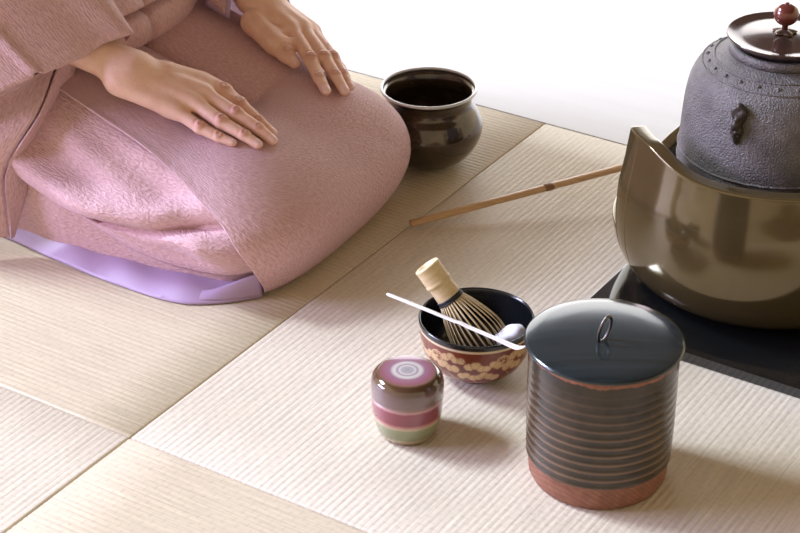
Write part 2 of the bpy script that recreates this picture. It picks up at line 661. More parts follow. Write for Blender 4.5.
lid = mesh('lid', *lathe([(0, 0.2215), (0.050, 0.2200), (0.053, 0.2215), (0.0615, 0.2290), (0.0630, 0.2305), (0.0628, 0.2318), (0.0612, 0.2315),
                          (0.055, 0.2285), (0.044, 0.2290), (0.028, 0.2315), (0.012, 0.2330), (0, 0.2333)], 96), LID_BRONZE, kettle)
knb = mesh('knob', *lathe([(0.0035, 0.0), (0.0033, 0.010)] + [(0.0138 * math.cos(t), 0.0220 + 0.0128 * math.sin(t)) for t in np.linspace(-1.25, 1.45, 18)] + [(0.0022, 0.0335), (0.002, 0.0355), (0, 0.036)], 40), KNOB, lid)
knb.location = (0, 0, 0.2325)
V, F = lathe([(0, 0.0), (0.011, 0.0005), (0.0125, 0.002), (0.0100, 0.0035), (0.006, 0.0045), (0, 0.005)], 32)
pts = []
for v in V:
    a = math.atan2(v[1], v[0]); s = 1 + 0.16 * math.cos(5 * a)
    pts.append((v[0] * s, v[1] * s, v[2]))
wsh = mesh('washer', pts, F, BRONZE_DARK, lid)
wsh.location = (0, 0, 0.2325)
for k in range(6):
    a = 2 * PI * k / 6 + 0.3
    V, F = lathe([(0, -0.0012), (0.0011, -0.0005), (0.0011, 0.0006), (0, 0.0012)], 8)
    V, F = moved((V, F), Matrix.Translation((0.0114 * math.cos(a), 0.0114 * math.sin(a), 0.0195)))
    sd = mesh('bead', V, F, BRONZE_DARK, lid)
    sd.location = (0, 0, 0.2325)

# ------------------------------------------------------------------ water jar (mizusashi)
MC = (0.198, 1.640)
jar = empty('water_jar', (MC[0], MC[1], 0))
tag(jar, 'tall ribbed brown glazed stoneware water jar with a black lacquer lid', 'water jar')


def jar_mesh():
    prof, rib = [(0.0, 0.002)], [0.0]
    prof.append((0.064, 0.0)); rib.append(0)
    zz = np.linspace(0.002, 0.176, 220)
    for z in zz:
        R = np.interp(z, [0.002, 0.010, 0.035, 0.075, 0.12, 0.176], [0.0668, 0.0700, 0.0718, 0.0728, 0.0733, 0.0735])
        w = 0.0
        rb = 0.0
        if 0.034 < z < 0.165:
            ph = (z - 0.034) / 0.0112
            w = 0.00045 * math.cos(2 * PI * ph) * min(1, (0.165 - z) / 0.08)
            rb = max(0, math.cos(2 * PI * ph)) ** 2 * min(1, (0.165 - z) / 0.07)
        if z < 0.034:
            w = -0.0009
        prof.append((R + w, z)); rib.append(rb)
    prof += [(0.0732, 0.1775), (0.0715, 0.1780), (0.0690, 0.176), (0.068, 0.150), (0.066, 0.012), (0, 0.010)]
    rib += [0] * 6
    seg = 128
    V, F = lathe(prof, seg)
    r = []
    for (rr, z), b in zip(prof, rib):
        r += [b] * (1 if rr < 1e-6 else seg)
    return V, F, r


JZ = 0.862
V, F, r = jar_mesh()
V = [(v[0], v[1], v[2] * JZ) for v in V]
mesh('body', V, F, MIZU, jar, cols={'rib': r})
jl = mesh('lid', *lathe([(0, 0.1520), (0.0755, 0.1531), (0.0777, 0.1541), (0.0781, 0.1554), (0.0775, 0.1568), (0.075, 0.1580), (0.064, 0.1602), (0.045, 0.1620), (0.022, 0.1629), (0, 0.1631)], 128), LACQUER_LID, jar)
ring = []
for t in np.linspace(0, 2 * PI, 41)[:-1]:
    ring.append((0.0068 * math.sin(t), 0, 0.0140 - 0.0142 * math.cos(t)))
# closed ring
V, F = [], []
sec = 10
for i, p in enumerate(ring):
    t = 2 * PI * i / 40
    nrm = Vector((math.sin(t) * 0.016, 0, -math.cos(t) * 0.0072)).normalized()
    for j in range(sec):
        b = 2 * PI * j / sec
        V.append(Vector(p) + nrm * 0.0016 * math.cos(b) + Vector((0, 1, 0)) * 0.0016 * math.sin(b))
for i in range(40):
    for j in range(sec):
        F.append((i * sec + j, ((i + 1) % 40) * sec + j, ((i + 1) % 40) * sec + (j + 1) % sec, i * sec + (j + 1) % sec))
rg = mesh('handle_ring', V, F, SILVER, jl)
rg.location = (-0.005, -0.012, 0.1620)
rg.rotation_euler = (math.radians(6), math.radians(12), math.radians(38))

# ------------------------------------------------------------------ waste water bowl (kensui)
KC = (0.037, 2.333)
ken = empty('waste_water_bowl', (KC[0], KC[1], 0))
tag(ken, 'dark brown round metal bowl with a wide pale-edged mouth beside the knees', 'bowl')
kpts = catmull([(0.034, 0.002), (0.052, 0.012), (0.066, 0.033), (0.0700, 0.052), (0.0635, 0.070), (0.0565, 0.081), (0.0555, 0.088), (0.0585, 0.0975), (0.0618, 0.1015)], 50)
outer = [(0, 0), (0.030, 0.0)] + [tuple(p) for p in kpts]
inner = [(p[0] - 0.0035, p[1] + (0.0005 if p[1] > .02 else 0.003)) for p in kpts[::-1]][2:] + [(0, 0.006)]
mesh('body', *lathe(outer + inner, 112), KENSUI, ken)
mesh('rim', *torus(0.0606, 0.0020, 0.1022, 112, 10), PALE_RIM, ken)

# ------------------------------------------------------------------ tea caddy (natsume)
NC = (0.0075, 1.712)
nat = empty('tea_caddy', (NC[0], NC[1], 0))
tag(nat, 'small rounded lacquer tea caddy banded purple, magenta and green', 'tea caddy')
body = catmull([(0.0255, 0.0), (0.029, 0.0022), (0.0325, 0.010), (0.0352, 0.022), (0.0368, 0.036), (0.0374, 0.048)], 40)
lidp = catmull([(0.0374, 0.0483), (0.0376, 0.058), (0.0372, 0.064), (0.0355, 0.0690), (0.0325, 0.0722), (0.0300, 0.0738)], 30)
NB = banded('caddy_body_bands', [(0.0, (0.17, 0.10, 0.055)), (0.0035, (0.30, 0.20, 0.10)), (0.006, (0.38, 0.31, 0.17)), (0.0095, (0.20, 0.205, 0.095)), (0.022, (0.25, 0.27, 0.14)),
                                  (0.0245, (0.52, 0.40, 0.26)), (0.0275, (0.45, 0.18, 0.16)), (0.030, (0.235, 0.040, 0.060)), (0.0435, (0.255, 0.048, 0.075)), (0.0455, (0.50, 0.25, 0.26)), (0.0475, (0.46, 0.27, 0.28)), (0.05, (0.17, 0.115, 0.115))], scale=10, rough=0.16)
NL = banded('caddy_lid_bands', [(0.0, (0.33, 0.215, 0.18)), (0.002, (0.19, 0.128, 0.118)), (0.014, (0.165, 0.105, 0.098)), (0.022, (0.10, 0.055, 0.030)), (0.0265, (0.08, 0.04, 0.018)),
                                (0.0300, (0.20, 0.11, 0.07)), (0.0315, (0.26, 0.095, 0.115)), (0.0405, (0.30, 0.150, 0.205)), (0.0435, (0.54, 0.50, 0.44)), (0.0460, (0.58, 0.55, 0.49)), (0.0470, (0.36, 0.29, 0.31)), (0.0490, (0.40, 0.33, 0.34)),
                                (0.0502, (0.60, 0.58, 0.52)), (0.0520, (0.40, 0.37, 0.36)), (0.06, (0.33, 0.30, 0.30))], scale=10, jag=0.0002)


def arc_attr(prof, seg):
    d = [0.0]
    for a, b in zip(prof[:-1], prof[1:]):
        d.append(d[-1] + math.hypot(a[0] - b[0], a[1] - b[1]))
    out = []
    for (r, z), s in zip(prof, d):
        out += [s] * (1 if r < 1e-6 else seg)
    return out


bp = [(0, 0.0005)] + [tuple(p) for p in body] + [(0.0350, 0.0482), (0, 0.0482)]
V, F = lathe(bp, 96)
mesh('body', V, F, NB, nat, cols={'band': [v[2] for v in V]})
lp_ = [tuple(p) for p in lidp] + [(r, 0.0738 + 0.0012 * (1 - (r / 0.03) ** 2)) for r in np.linspace(0.0295, 0.0005, 40)] + [(0, 0.075)]
V, F = lathe(lp_, 96)
mesh('lid', V, F, NL, nat, cols={'band': arc_attr(lp_, 96)})

# ------------------------------------------------------------------ tea bowl (chawan)
TC = (0.082, 1.828)
bowl = empty('tea_bowl', (TC[0], TC[1], 0))
tag(bowl, 'red and gold tea bowl, black inside, holding the bamboo whisk', 'tea bowl')


def bowl_mesh():
    out = [(0, 0.003), (0.026, 0.003), (0.0268, 0.0), (0.0300, 0.0), (0.0305, 0.0045)] + [tuple(p) for p in catmull([(0.033, 0.0062), (0.047, 0.013), (0.0575, 0.027), (0.0630, 0.045), (0.0655, 0.066), (0.0665, 0.076)], 70)]
    rimp = [(0.0662, 0.0773), (0.0652, 0.0776), (0.0640, 0.0770)]
    inn = [tuple(p) for p in catmull([(0.0632, 0.074), (0.0605, 0.050), (0.0545, 0.029), (0.040, 0.0155), (0.018, 0.0105), (0.0, 0.010)], 30)]
    prof = out + rimp + inn
    prof[-1] = (0.0, prof[-1][1])
    seg = 420
    prof = [(p[0] * 0.938, p[1]) for p in prof]
    V, F = lathe(prof, seg)
    gold = np.zeros(len(V)); black = np.zeros(len(V)); cream = np.zeros(len(V)); grn = np.zeros(len(V))
    rngl = random.Random(5)
    clouds = []
    # pine-cloud clusters: rows of round scallops around the bowl
    for base in np.arange(0, 2 * PI, 2 * PI / 5):
        for (dx, z0, nn, sp) in ((0.0, 0.030, 7, 0.0068), (0.010, 0.0465, 6, 0.0068), (-0.018, 0.0555, 4, 0.0062), (-0.026, 0.041, 4, 0.0062)):
            for i in range(nn):
                clouds.append((base * 0.063 + dx + i * sp + rngl.uniform(-.0008, .0008), z0 + 0.0030 * math.sin(i * 1.9) + rngl.uniform(-.0006, .0006), rngl.uniform(0.0050, 0.0064)))
    per = 2 * PI * 0.063
    flowers = [(((k + 0.62) / 5) * per, 0.052, 0.0085) for k in range(5)]
    for i, (x, y, z) in enumerate(V):
        r = math.hypot(x, y)
        k = len(out) * seg
        ins = i >= 1 + (len(out) - 1) * seg + 0
        if ins or z > 0.0705:
            black[i] = 1
            continue
        if z > 0.0675 or (0.0110 < z < 0.0135):
            cream[i] = 1
            continue
        if z <= 0.0055:
            black[i] = 0.7
            continue
        s = (math.atan2(y, x) + PI) * 0.063
        g = 0.0
        for cx, cz, cr in clouds:
            dxx = (s - cx + per / 2) % per - per / 2
            if abs(dxx) > 0.0075 or abs(z - cz) > 0.0075:
                continue
            d = math.hypot(dxx, z - cz) / cr
            if d < 1.0:
                g = 0.92 if d < 0.82 else 0.30
                if d < 0.82 and 0.45 < d < 0.58:
                    g = 0.60
        for cx, cz, cr in flowers:
            dxx = (s - cx + per / 2) % per - per / 2
            d = math.hypot(dxx, z - cz) / cr
            if d < 1.25:
                th = math.atan2(z - cz, dxx)
                if d < 0.24 or abs(d - 0.9) < 0.10 or (0.4 < d < 0.8 and math.cos(th * 14) > 0.1):
                    g = max(g, 0.8)
        # twigs
        tw = abs(((s * 1.0 + z * 0.9) % 0.0253) - 0.0126)
        if tw < 0.0006 and 0.018 < z < 0.033:
            g = max(g, 0.6)
        gold[i] = g
    return V, F, dict(gold=gold, black=black, cream=cream)


def bowl_mat():
    m = M('red_gold_enamel')
    n = m.noise(m.coord('Object'), 60.0, 3.0)
    red = m.ramp(n, [(0.3, (0.125, 0.020, 0.010)), (0.7, (0.20, 0.038, 0.018))])
    c = m.mix(m.attr('gold'), red, (0.72, 0.50, 0.25))
    c = m.mix(m.attr('cream'), c, (0.66, 0.52, 0.33))
    c = m.mix(m.attr('black'), c, (0.006, 0.007, 0.009))
    m.col(c)
    m.set(rough=0.2, coat=0.35, coatr=0.1)
    mt = m.math('MULTIPLY', m.attr('gold'), 0.35)
    m.l(mt, m.b.inputs['Metallic'])
    return m.m


V, F, cc = bowl_mesh()
V = [(v[0], v[1], v[2] * 0.875) for v in V]
mesh('bowl_body', V, F, bowl_mat(), bowl, cols=cc)

# ------------------------------------------------------------------ tea whisk (chasen) in the bowl
def whisk():
    # local +z runs from tine ends (0) to handle top; built straight then laid in the bowl
    root = empty('tea_whisk', (0, 0, 0))
    tag(root, 'bamboo tea whisk leaning in the red and gold bowl', 'tea whisk')
    hand = [(0, 0.066), (0.0118, 0.066)] + [(0.0122 + 0.0006 * math.cos((z - .066) * 90), z) for z in np.linspace(0.067, 0.083, 8)] + \
           [(0.0136, 0.0845), (0.0138, 0.0865), (0.0130, 0.0880)] + [(0.0132, z) for z in np.linspace(0.0895, 0.103, 6)] + [(0.0135, 0.1045), (0.0127, 0.1058), (0.0097, 0.1060), (0.0097, 0.102), (0, 0.102)]
    h = mesh('handle', *lathe(hand, 40), BAMBOO, root)
    bd = mesh('thread_binding', *merge(torus(0.0126, 0.0010, 0.0655, 48, 8), torus(0.0129, 0.0010, 0.0672, 48, 8), torus(0.0132, 0.0009, 0.0640, 48, 8)), THREAD, root)
    # outer tines: bulge out then curl in at the ends; the inner bundle stays narrow
    for ring_, (n, rb, rmax) in enumerate(((30, 0.0116, 0.0275), (10, 0.0070, 0.0105))):
        for k in range(n):
            a = 2 * PI * k / n
            rad = catmull([(rb, 0.066), (rb + (rmax - rb) * 0.45, 0.050), (rmax * 0.96, 0.026), (rmax, 0.012), (rmax * 0.93, 0.003), (rmax * 0.80, 0.0005)], 12)
            path = [(p[0] * math.cos(a), p[0] * math.sin(a), p[1]) for p in rad]
            V, F = tube(path, [0.00085 - 0.0004 * i / 11 for i in range(12)], 6, 0.55, up=(math.cos(a), math.sin(a), 0.01))
            mesh('tine', V, F, BAMBOO, root)
    return root


wk = whisk()
d = Vector((-0.50, 0.22, 0.66)).normalized()     # from the tine end up to the handle top
zax = d
xax = Vector((0, 1, 0)).cross(zax).normalized()
yax = zax.cross(xax)
Rw = Matrix((xax, yax, zax)).transposed().to_4x4()
wk.matrix_world = Matrix.Translation((TC[0] + 0.014, TC[1] - 0.004, 0.0265)) @ Rw @ Matrix.Scale(1.1, 4)

# ------------------------------------------------------------------ folded tea cloth (chakin)
def chakin():
    nu, nv = 40, 24
    V = []
    for i in range(nu):
        for j in range(nv):
            a = i / (nu - 1) * 2 * PI
            b = (j / (nv - 1) - 0.5) * PI
            c = max(math.cos(b), 1e-3) ** 0.7
            x = 0.017 * c * math.copysign(abs(math.cos(a)) ** 0.8, math.cos(a))
            y = 0.0105 * c * math.copysign(abs(math.sin(a)) ** 0.8, math.sin(a))
            z = 0.0085 * math.sin(b) + 0.0025 * math.sin(x * 130) * math.cos(y * 90) + 0.0012 * math.sin(x * 340 + y * 200)
            V.append((x, y, z))
    F = [(i * nv + j, ((i + 1) % nu) * nv + j, ((i + 1) % nu) * nv + j + 1, i * nv + j + 1) for i in range(nu) for j in range(nv - 1)]
    return V, F


ck = mesh('tea_cloth', *chakin(), LINEN, recalc=True)
ck.location = (TC[0] + 0.036, TC[1] - 0.014, 0.0530)
ck.rotation_euler = (0.12, -0.18, math.radians(18))
tag(ck, 'small folded white linen cloth tucked in the tea bowl beside the whisk', 'cloth')

# ------------------------------------------------------------------ tea scoop (chashaku) across the bowl
def scoop(P0, P1_):
    P0, P1_ = Vector(P0), Vector(P1_)
    n = 40
    V, F = [], []
    d = (P1_ - P0)
    L = d.length
    d.normalize()
    side = d.cross(Vector((0, 0, 1))).normalized()
    up = side.cross(d)
    for i in range(n):
        t = i / (n - 1)
        lift = 0.0009 * math.sin(t * PI) - 0.004 * max(0, (t - 0.5)) ** 2
        if t > 0.88:
            lift += 0.018 * ((t - 0.88) / 0.12) ** 2
        w = 0.0026 + 0.0009 * t + (0.0020 * max(0, (t - 0.75) / 0.25))
        w *= (0.6 if t < 0.01 else 1.0)
        th = 0.0014 * (0.6 if t > 0.9 else 1)
        c = P0 + d * (L * t) + up * (lift + (0.0010 * math.exp(-((t - 0.52) / 0.02) ** 2)))
        for k in range(10):
            a = 2 * PI * k / 10
            V.append(c + side * w * math.cos(a) + up * th * math.sin(a))
    for i in range(n - 1):
        for k in range(10):
            F.append((i * 10 + k, i * 10 + (k + 1) % 10, (i + 1) * 10 + (k + 1) % 10, (i + 1) * 10 + k))
    F.append(tuple(range(10))[::-1]); F.append(tuple((n - 1) * 10 + k for k in range(10)))
    return V, F


sc_ = mesh('tea_scoop', *scoop((-0.0141, 1.8671, 0.0725), (0.1370, 1.7457, 0.0725)), IVORY)
tag(sc_, 'slender white tea scoop resting across the rim of the tea bowl', 'tea scoop')

# ------------------------------------------------------------------ bamboo ladle (hishaku)
lad = empty('bamboo_ladle', (0.013, 2.147, 0))
tag(lad, 'long thin bamboo ladle lying with its handle end on the mat seam', 'ladle')
hd = Vector((0.42, 0.15, 0.045))
pth = [Vector((0, 0, 0.0060)) + hd * t for t in np.linspace(0, 1, 30)]
V, F = tube(pth, 0.0060, 10, 0.65)
mesh('handle', V, F, BAMBOO_DARK, lad)
nd = pth[0] + hd * 0.41
dn = hd.normalized()
V, F = tube([nd - dn * 0.006, nd - dn * 0.003, nd, nd + dn * 0.003, nd + dn * 0.006], [0.0060, 0.0064, 0.0069, 0.0064, 0.0060], 12, 0.68)
mesh('node', V, F, BAMBOO_NODE, lad)
V, F = lathe([(0, 0.0), (0.024, 0.0), (0.026, 0.002), (0.0265, 0.048), (0.0245, 0.048), (0.024, 0.004), (0, 0.003)], 40)
V, F = moved((V, F), Matrix.Translation(pth[-1] + Vector((0.024, 0.008, -0.0485))))
mesh('cup', V, F, BAMBOO_DARK, lad)

# ------------------------------------------------------------------ the kneeling host
HO = np.array([-0.30, 0.44, 0.0])              # origin of the host, in (u, v, z)
HLOC = W(-0.30, 0.44)

# ------------------------------------------------------------------ lap surface (u, v, z in the host's frame)
RIM = catmull([(-0.66, 0.225), (-0.58, 0.237), (-0.48, 0.244), (-0.40, 0.255), (-0.30, 0.258), (-0.20, 0.268), (-0.13, 0.283), (-0.085, 0.299), (-0.062, 0.325), (-0.052, 0.37),
               (-0.050, 0.45), (-0.054, 0.53), (-0.066, 0.580), (-0.092, 0.612), (-0.14, 0.632), (-0.24, 0.655), (-0.36, 0.675), (-0.50, 0.685), (-0.66, 0.69)], 400)


def rim_at(s):
    x = np.clip(s, 0, 1) * 399
    return np.stack([np.interp(x, np.arange(400), RIM[:, 0]), np.interp(x, np.arange(400), RIM[:, 1])], -1)


def lap(s, psi, off=0.0):
    """s runs along the hem (near side back -> knees -> far side back), psi 0 at the floor .. 1 on the ridge"""
    s = np.asarray(s, float); psi = np.asarray(psi, float)
    r = rim_at(s)
    e = 2 / 3.0
    cu = np.minimum(r[..., 0], -0.17)
    cv = 0.445 + (r[..., 1] - 0.445) * 0.25 * (1 - np.clip(psi, 0, 1) ** 4)
    a = np.clip(psi, 0, 1) * PI / 2
    f = np.cos(a) ** e
    g = np.sin(a) ** e
    zt = np.interp(cu, [-0.66, -0.50, -0.40, -0.32, -0.24, -0.17], [0.33, 0.262, 0.224, 0.205, 0.185, 0.166])
    ds = 0.002
    t = rim_at(s + ds) - rim_at(s - ds)
    n = np.stack([t[..., 1], -t[..., 0]], -1)
    n /= np.linalg.norm(n, axis=-1, keepdims=True) + 1e-9
    z = zt * g
    front = np.exp(-((r[..., 0] + 0.05) / 0.07) ** 2)
    out = (0.012 + 0.028 * front) * np.sin(np.clip(g, 0, 1) * PI) ** 0.9
    u = cu + (r[..., 0] - cu) * f + n[..., 0] * out
    v = cv + (r[..., 1] - cv) * f + n[..., 1] * out
    # the shallow valley between the thighs
    z = z - 0.010 * np.exp(-((v - 0.445) / 0.045) ** 2) * (g ** 6)
    P = np.stack([u, v, z], -1)
    if np.ndim(off) or off:
        h = 1e-3
        nn = np.stack([n[..., 0] * np.cos(a), n[..., 1] * np.cos(a), np.sin(a) + 0 * s], -1)
        P = P + nn * (np.asarray(off)[..., None] if np.ndim(off) else off)
    return P


def loc_(P):
    return (np.asarray(P, float).reshape(-1, 3) - HO)


def cloth(name, P, mat, parent, thick=0.0018, subdiv=0, uvscale=1.0, recalc=False):
    """P: (nu, nv, 3) grid in the host's frame"""
    P = np.asarray(P, float)
    nu, nv = P.shape[:2]
    du = np.concatenate([np.zeros((1, nv)), np.cumsum(np.linalg.norm(np.diff(P, axis=0), axis=2), axis=0)], 0)
    dv = np.concatenate([np.zeros((nu, 1)), np.cumsum(np.linalg.norm(np.diff(P, axis=1), axis=2), axis=1)], 1)
    du[:] = du.mean(axis=1, keepdims=True)
    dv[:] = dv.mean(axis=0, keepdims=True)
    uv = np.stack([du, dv], -1).reshape(-1, 2) * uvscale
    o = mesh(name, loc_(P), grid_faces(nu, nv), mat, parent, uvs=uv)
    if subdiv:
        modify(o, 'SUBSURF', levels=subdiv, render_levels=subdiv)
    if thick:
        modify(o, 'SOLIDIFY', thickness=thick, offset=0.0)
    return o


def resample(P, nu, nv):
    P = np.asarray(P, float)
    A = np.stack([catmull(P[:, j], nu) for j in range(P.shape[1])], 1)
    return np.stack([catmull(A[i], nv) for i in range(nu)], 0)


# ---- signed distance modelling for the body
def capsule(G, a, b, ra, rb, flat=None):
    a = np.asarray(a, float); b = np.asarray(b, float)
    d = b - a
    t = np.clip(((G - a) @ d) / (d @ d), 0, 1)
    q = G - (a + t[..., None] * d)
    if flat is not None:                       # squash along a direction
        n, k = flat
        n = np.asarray(n, float); n = n / np.linalg.norm(n)
        c = q @ n
        q = q + (c * (1 / k - 1))[..., None] * n
    return np.linalg.norm(q, axis=-1) - (ra + (rb - ra) * t)


def smin(a, b, k):
    h = np.clip(0.5 + 0.5 * (b - a) / k, 0, 1)
    return b + (a - b) * h - k * h * (1 - h)


def surface_net(F, org, h):
    ins = F < 0
    nx, ny, nz = F.shape
    c = np.zeros((nx - 1, ny - 1, nz - 1), int)
    for dx in (0, 1):
        for dy in (0, 1):
            for dz in (0, 1):
                c += ins[dx:nx - 1 + dx, dy:ny - 1 + dy, dz:nz - 1 + dz]
    act = (c > 0) & (c < 8)
    idx = -np.ones(act.shape, int)
    cells = np.argwhere(act)
    idx[act] = np.arange(len(cells))
    acc = np.zeros((len(cells), 3)); cnt = np.zeros(len(cells))
    corners = [(x, y, z) for x in (0, 1) for y in (0, 1) for z in (0, 1)]
    for i, p in enumerate(corners):
        for q in corners[i + 1:]:
            if sum(abs(p[k] - q[k]) for k in range(3)) != 1:
                continue
            fa = F[cells[:, 0] + p[0], cells[:, 1] + p[1], cells[:, 2] + p[2]]
            fb = F[cells[:, 0] + q[0], cells[:, 1] + q[1], cells[:, 2] + q[2]]
            m = (fa < 0) != (fb < 0)
            t = np.where(m, fa / np.where(m, fa - fb, 1), 0)
            pos = np.array(p) + t[:, None] * (np.array(q) - np.array(p))
            acc += np.where(m[:, None], pos, 0); cnt += m
    V = (cells + acc / cnt[:, None]) * h + org
    quads = []
    for ax in range(3):
        sl0 = [slice(1, -1)] * 3; sl1 = [slice(1, -1)] * 3
        sl0[ax] = slice(0, -1); sl1[ax] = slice(1, None)
        a = ins[tuple(sl0)]; b = ins[tuple(sl1)]
        o1, o2 = [k for k in range(3) if k != ax]
        e = np.argwhere(a != b)
        base = e + 1
        base[:, ax] = e[:, ax]
        def cell(d1, d2):
            k = base.copy(); k[:, o1] += d1; k[:, o2] += d2
            return idx[k[:, 0], k[:, 1], k[:, 2]]
        q = np.stack([cell(-1, -1), cell(0, -1), cell(0, 0), cell(-1, 0)], 1)
        flip = a[tuple(e.T)]
        if ax == 1:
            flip = ~flip
        q[~flip] = q[~flip][:, ::-1]
        quads.append(q)
    return V, np.concatenate(quads)


def sdf_grid(lo, hi, h):
    lo = np.asarray(lo, float); hi = np.asarray(hi, float)
    n = np.ceil((hi - lo) / h).astype(int) + 1
    ax = [lo[k] + h * np.arange(n[k]) for k in range(3)]
    return np.stack(np.meshgrid(*ax, indexing='ij'), -1).astype(np.float64)


def hand(J, up, h=0.0014):
    """J: joints in the host's frame. fingers i m r p = (MCP, PIP, DIP, TIP); t = thumb"""
    J = {k: [np.array(p, float) for p in v] for k, v in J.items()}
    allp = np.array([p for v in J.values() for p in v])
    G = sdf_grid(allp.min(0) - 0.042, allp.max(0) + 0.042, h)
    up = np.array(up, float); up /= np.linalg.norm(up)
    fa, wr = J['arm']
    RM = dict(i=(.0105, .0088, .0075, .0066), m=(.0108, .0090, .0077, .0067), r=(.0102, .0086, .0074, .0064), p=(.0092, .0076, .0066, .0057))
    arm = capsule(G, fa, wr, 0.0285, 0.0235, (up, 0.80))
    palm = arm
    meta = None
    for k in 'imrp':
        m0 = J[k][0]
        lat = (m0 - J['m'][0])
        root = wr + lat * 0.55 + (m0 - wr) * 0.10
        c = capsule(G, root, m0, 0.0150, RM[k][0] + 0.0006, (up, 0.92))
        meta = c if meta is None else smin(meta, c, 0.007)
    # flesh of the palm below the bones
    for k in 'imrp':
        m0 = J[k][0]
        c = capsule(G, wr * 0.75 + m0 * 0.25 - up * 0.006, wr * 0.12 + m0 * 0.88 - up * 0.004, 0.013, 0.010)
        meta = smin(meta, c, 0.008)
    palm = smin(palm, meta, 0.022)
    parts = []
    for k in 'imrp':
        p = J[k]; r = RM[k]
        f = capsule(G, p[0], p[1], r[0] * 0.93, r[1], (up, 0.94))
        f = smin(f, capsule(G, p[1], p[2], r[1], r[2], (up, 0.90)), 0.003)
        f = smin(f, capsule(G, p[2], p[3], r[2], r[3], (up, 0.82)), 0.003)
        # knuckle swelling on the back of the joint
        kn = np.linalg.norm(G - (p[1] + up * 0.0014), axis=-1) - r[1] * 0.90
        f = smin(f, kn, 0.004)
        parts.append(smin(palm, f, 0.009))
    t = J['t']
    th = capsule(G, t[0], t[1], 0.0170, 0.0125)
    th = smin(th, capsule(G, t[1], t[2], 0.0120, 0.0106), 0.004)
    th = smin(th, capsule(G, t[2], t[3], 0.0106, 0.0080, (up, 0.85)), 0.004)
    web = capsule(G, t[0] * 0.25 + t[1] * 0.75, J['i'][0] * 0.72 + t[1] * 0.28, 0.0100, 0.0088)
    web = smin(web, capsule(G, t[1], J['i'][0] * 0.45 + J['i'][1] * 0.20 + t[2] * 0.35, 0.0100, 0.0085), 0.006)
    palm_t = smin(palm, web, 0.010)
    parts.append(smin(palm_t, th, 0.010))
    F = parts[0]
    for q in parts[1:]:
        F = smin(F, q, 0.0016)
    # tendons
    V, Q = surface_net(F, G[0, 0, 0], h)
    # light relaxing
    nb = np.zeros(len(V)); 
    for _ in range(2):
        acc = np.zeros_like(V); cnt = np.zeros(len(V))
        for a in range(4):
            i, j = Q[:, a], Q[:, (a + 1) % 4]
            np.add.at(acc, i, V[j]); np.add.at(cnt, i, 1)
            np.add.at(acc, j, V[i]); np.add.at(cnt, j, 1)
        V = V * 0.5 + 0.5 * acc / cnt[:, None]
    kn = np.zeros(len(V)); nail = np.zeros(len(V)); wri = np.zeros(len(V))
    for k in 'imrpt':
        p = J[k]
        fr = p[2:] if k != 't' else p[2:]
        for jn, rad, amt in (((p[1], 0.0085, 1.0), (p[2], 0.0070, 0.7)) if k != 't' else ((p[2], 0.010, 0.8),)):
            i = [n_ for n_ in range(4) if p[n_] is jn][0]
            ax = p[min(i + 1, 3)] - p[i - 1]; ax /= np.linalg.norm(ax)
            q = V - jn
            along = q @ ax
            d = np.linalg.norm(q, axis=1)
            side = np.cross(up, ax)
            ll = q @ side
            rr = np.sqrt(along ** 2 + (ll * 0.75) ** 2)
            w = np.exp(-(rr / rad) ** 4) * (d < 0.02)
            top = np.clip((q @ up) / rad * 1.6, 0, 1)
            kn = np.maximum(kn, w * top * amt)
            wri += w * top * amt * (-np.cos(rr / 0.0011) * 0.6)
        kn = np.maximum(kn, 0.55 * np.exp(-(np.linalg.norm(V - p[3], axis=1) / 0.010) ** 2))
        ax = p[3] - p[2]; L = np.linalg.norm(ax); ax /= L
        n = up - ax * (up @ ax); n /= np.linalg.norm(n)
        side = np.cross(n, ax)
        q = V - (p[3] + ax * 0.0005)
        al, la, dn = q @ ax, q @ side, q @ n
        hw = 0.0052 if k != 'p' else 0.0044
        e = (np.abs(al) / 0.0062) ** 3 + (np.abs(la) / hw) ** 3
        nail = np.maximum(nail, np.clip((1.1 - e) * 5, 0, 1) * (dn > 0.001))
    return V, Q, kn, nail, wri


RH = dict(arm=[(-0.345, 0.325, 0.248), (-0.262, 0.342, 0.220)],
          i=[(-0.1935, 0.3945, 0.193), (-0.1540, 0.4075, 0.1770), (-0.1195, 0.3975, 0.1680), (-0.0985, 0.3945, 0.1600)],
          m=[(-0.1852, 0.3784, 0.1945), (-0.1373, 0.3785, 0.1800), (-0.1073, 0.3800, 0.1690), (-0.0872, 0.3801, 0.1590)],
          r=[(-0.1843, 0.3590, 0.1920), (-0.1420, 0.3560, 0.1780), (-0.1118, 0.3590, 0.1680), (-0.0936, 0.3602, 0.1605)],
          p=[(-0.1930, 0.3390, 0.1860), (-0.1580, 0.3375, 0.1740), (-0.1342, 0.3405, 0.1675), (-0.1172, 0.3437, 0.1635)],
          t=[(-0.2330, 0.3720, 0.2080), (-0.2050, 0.4020, 0.1930), (-0.1780, 0.4100, 0.1860), (-0.1570, 0.4080, 0.1790)])
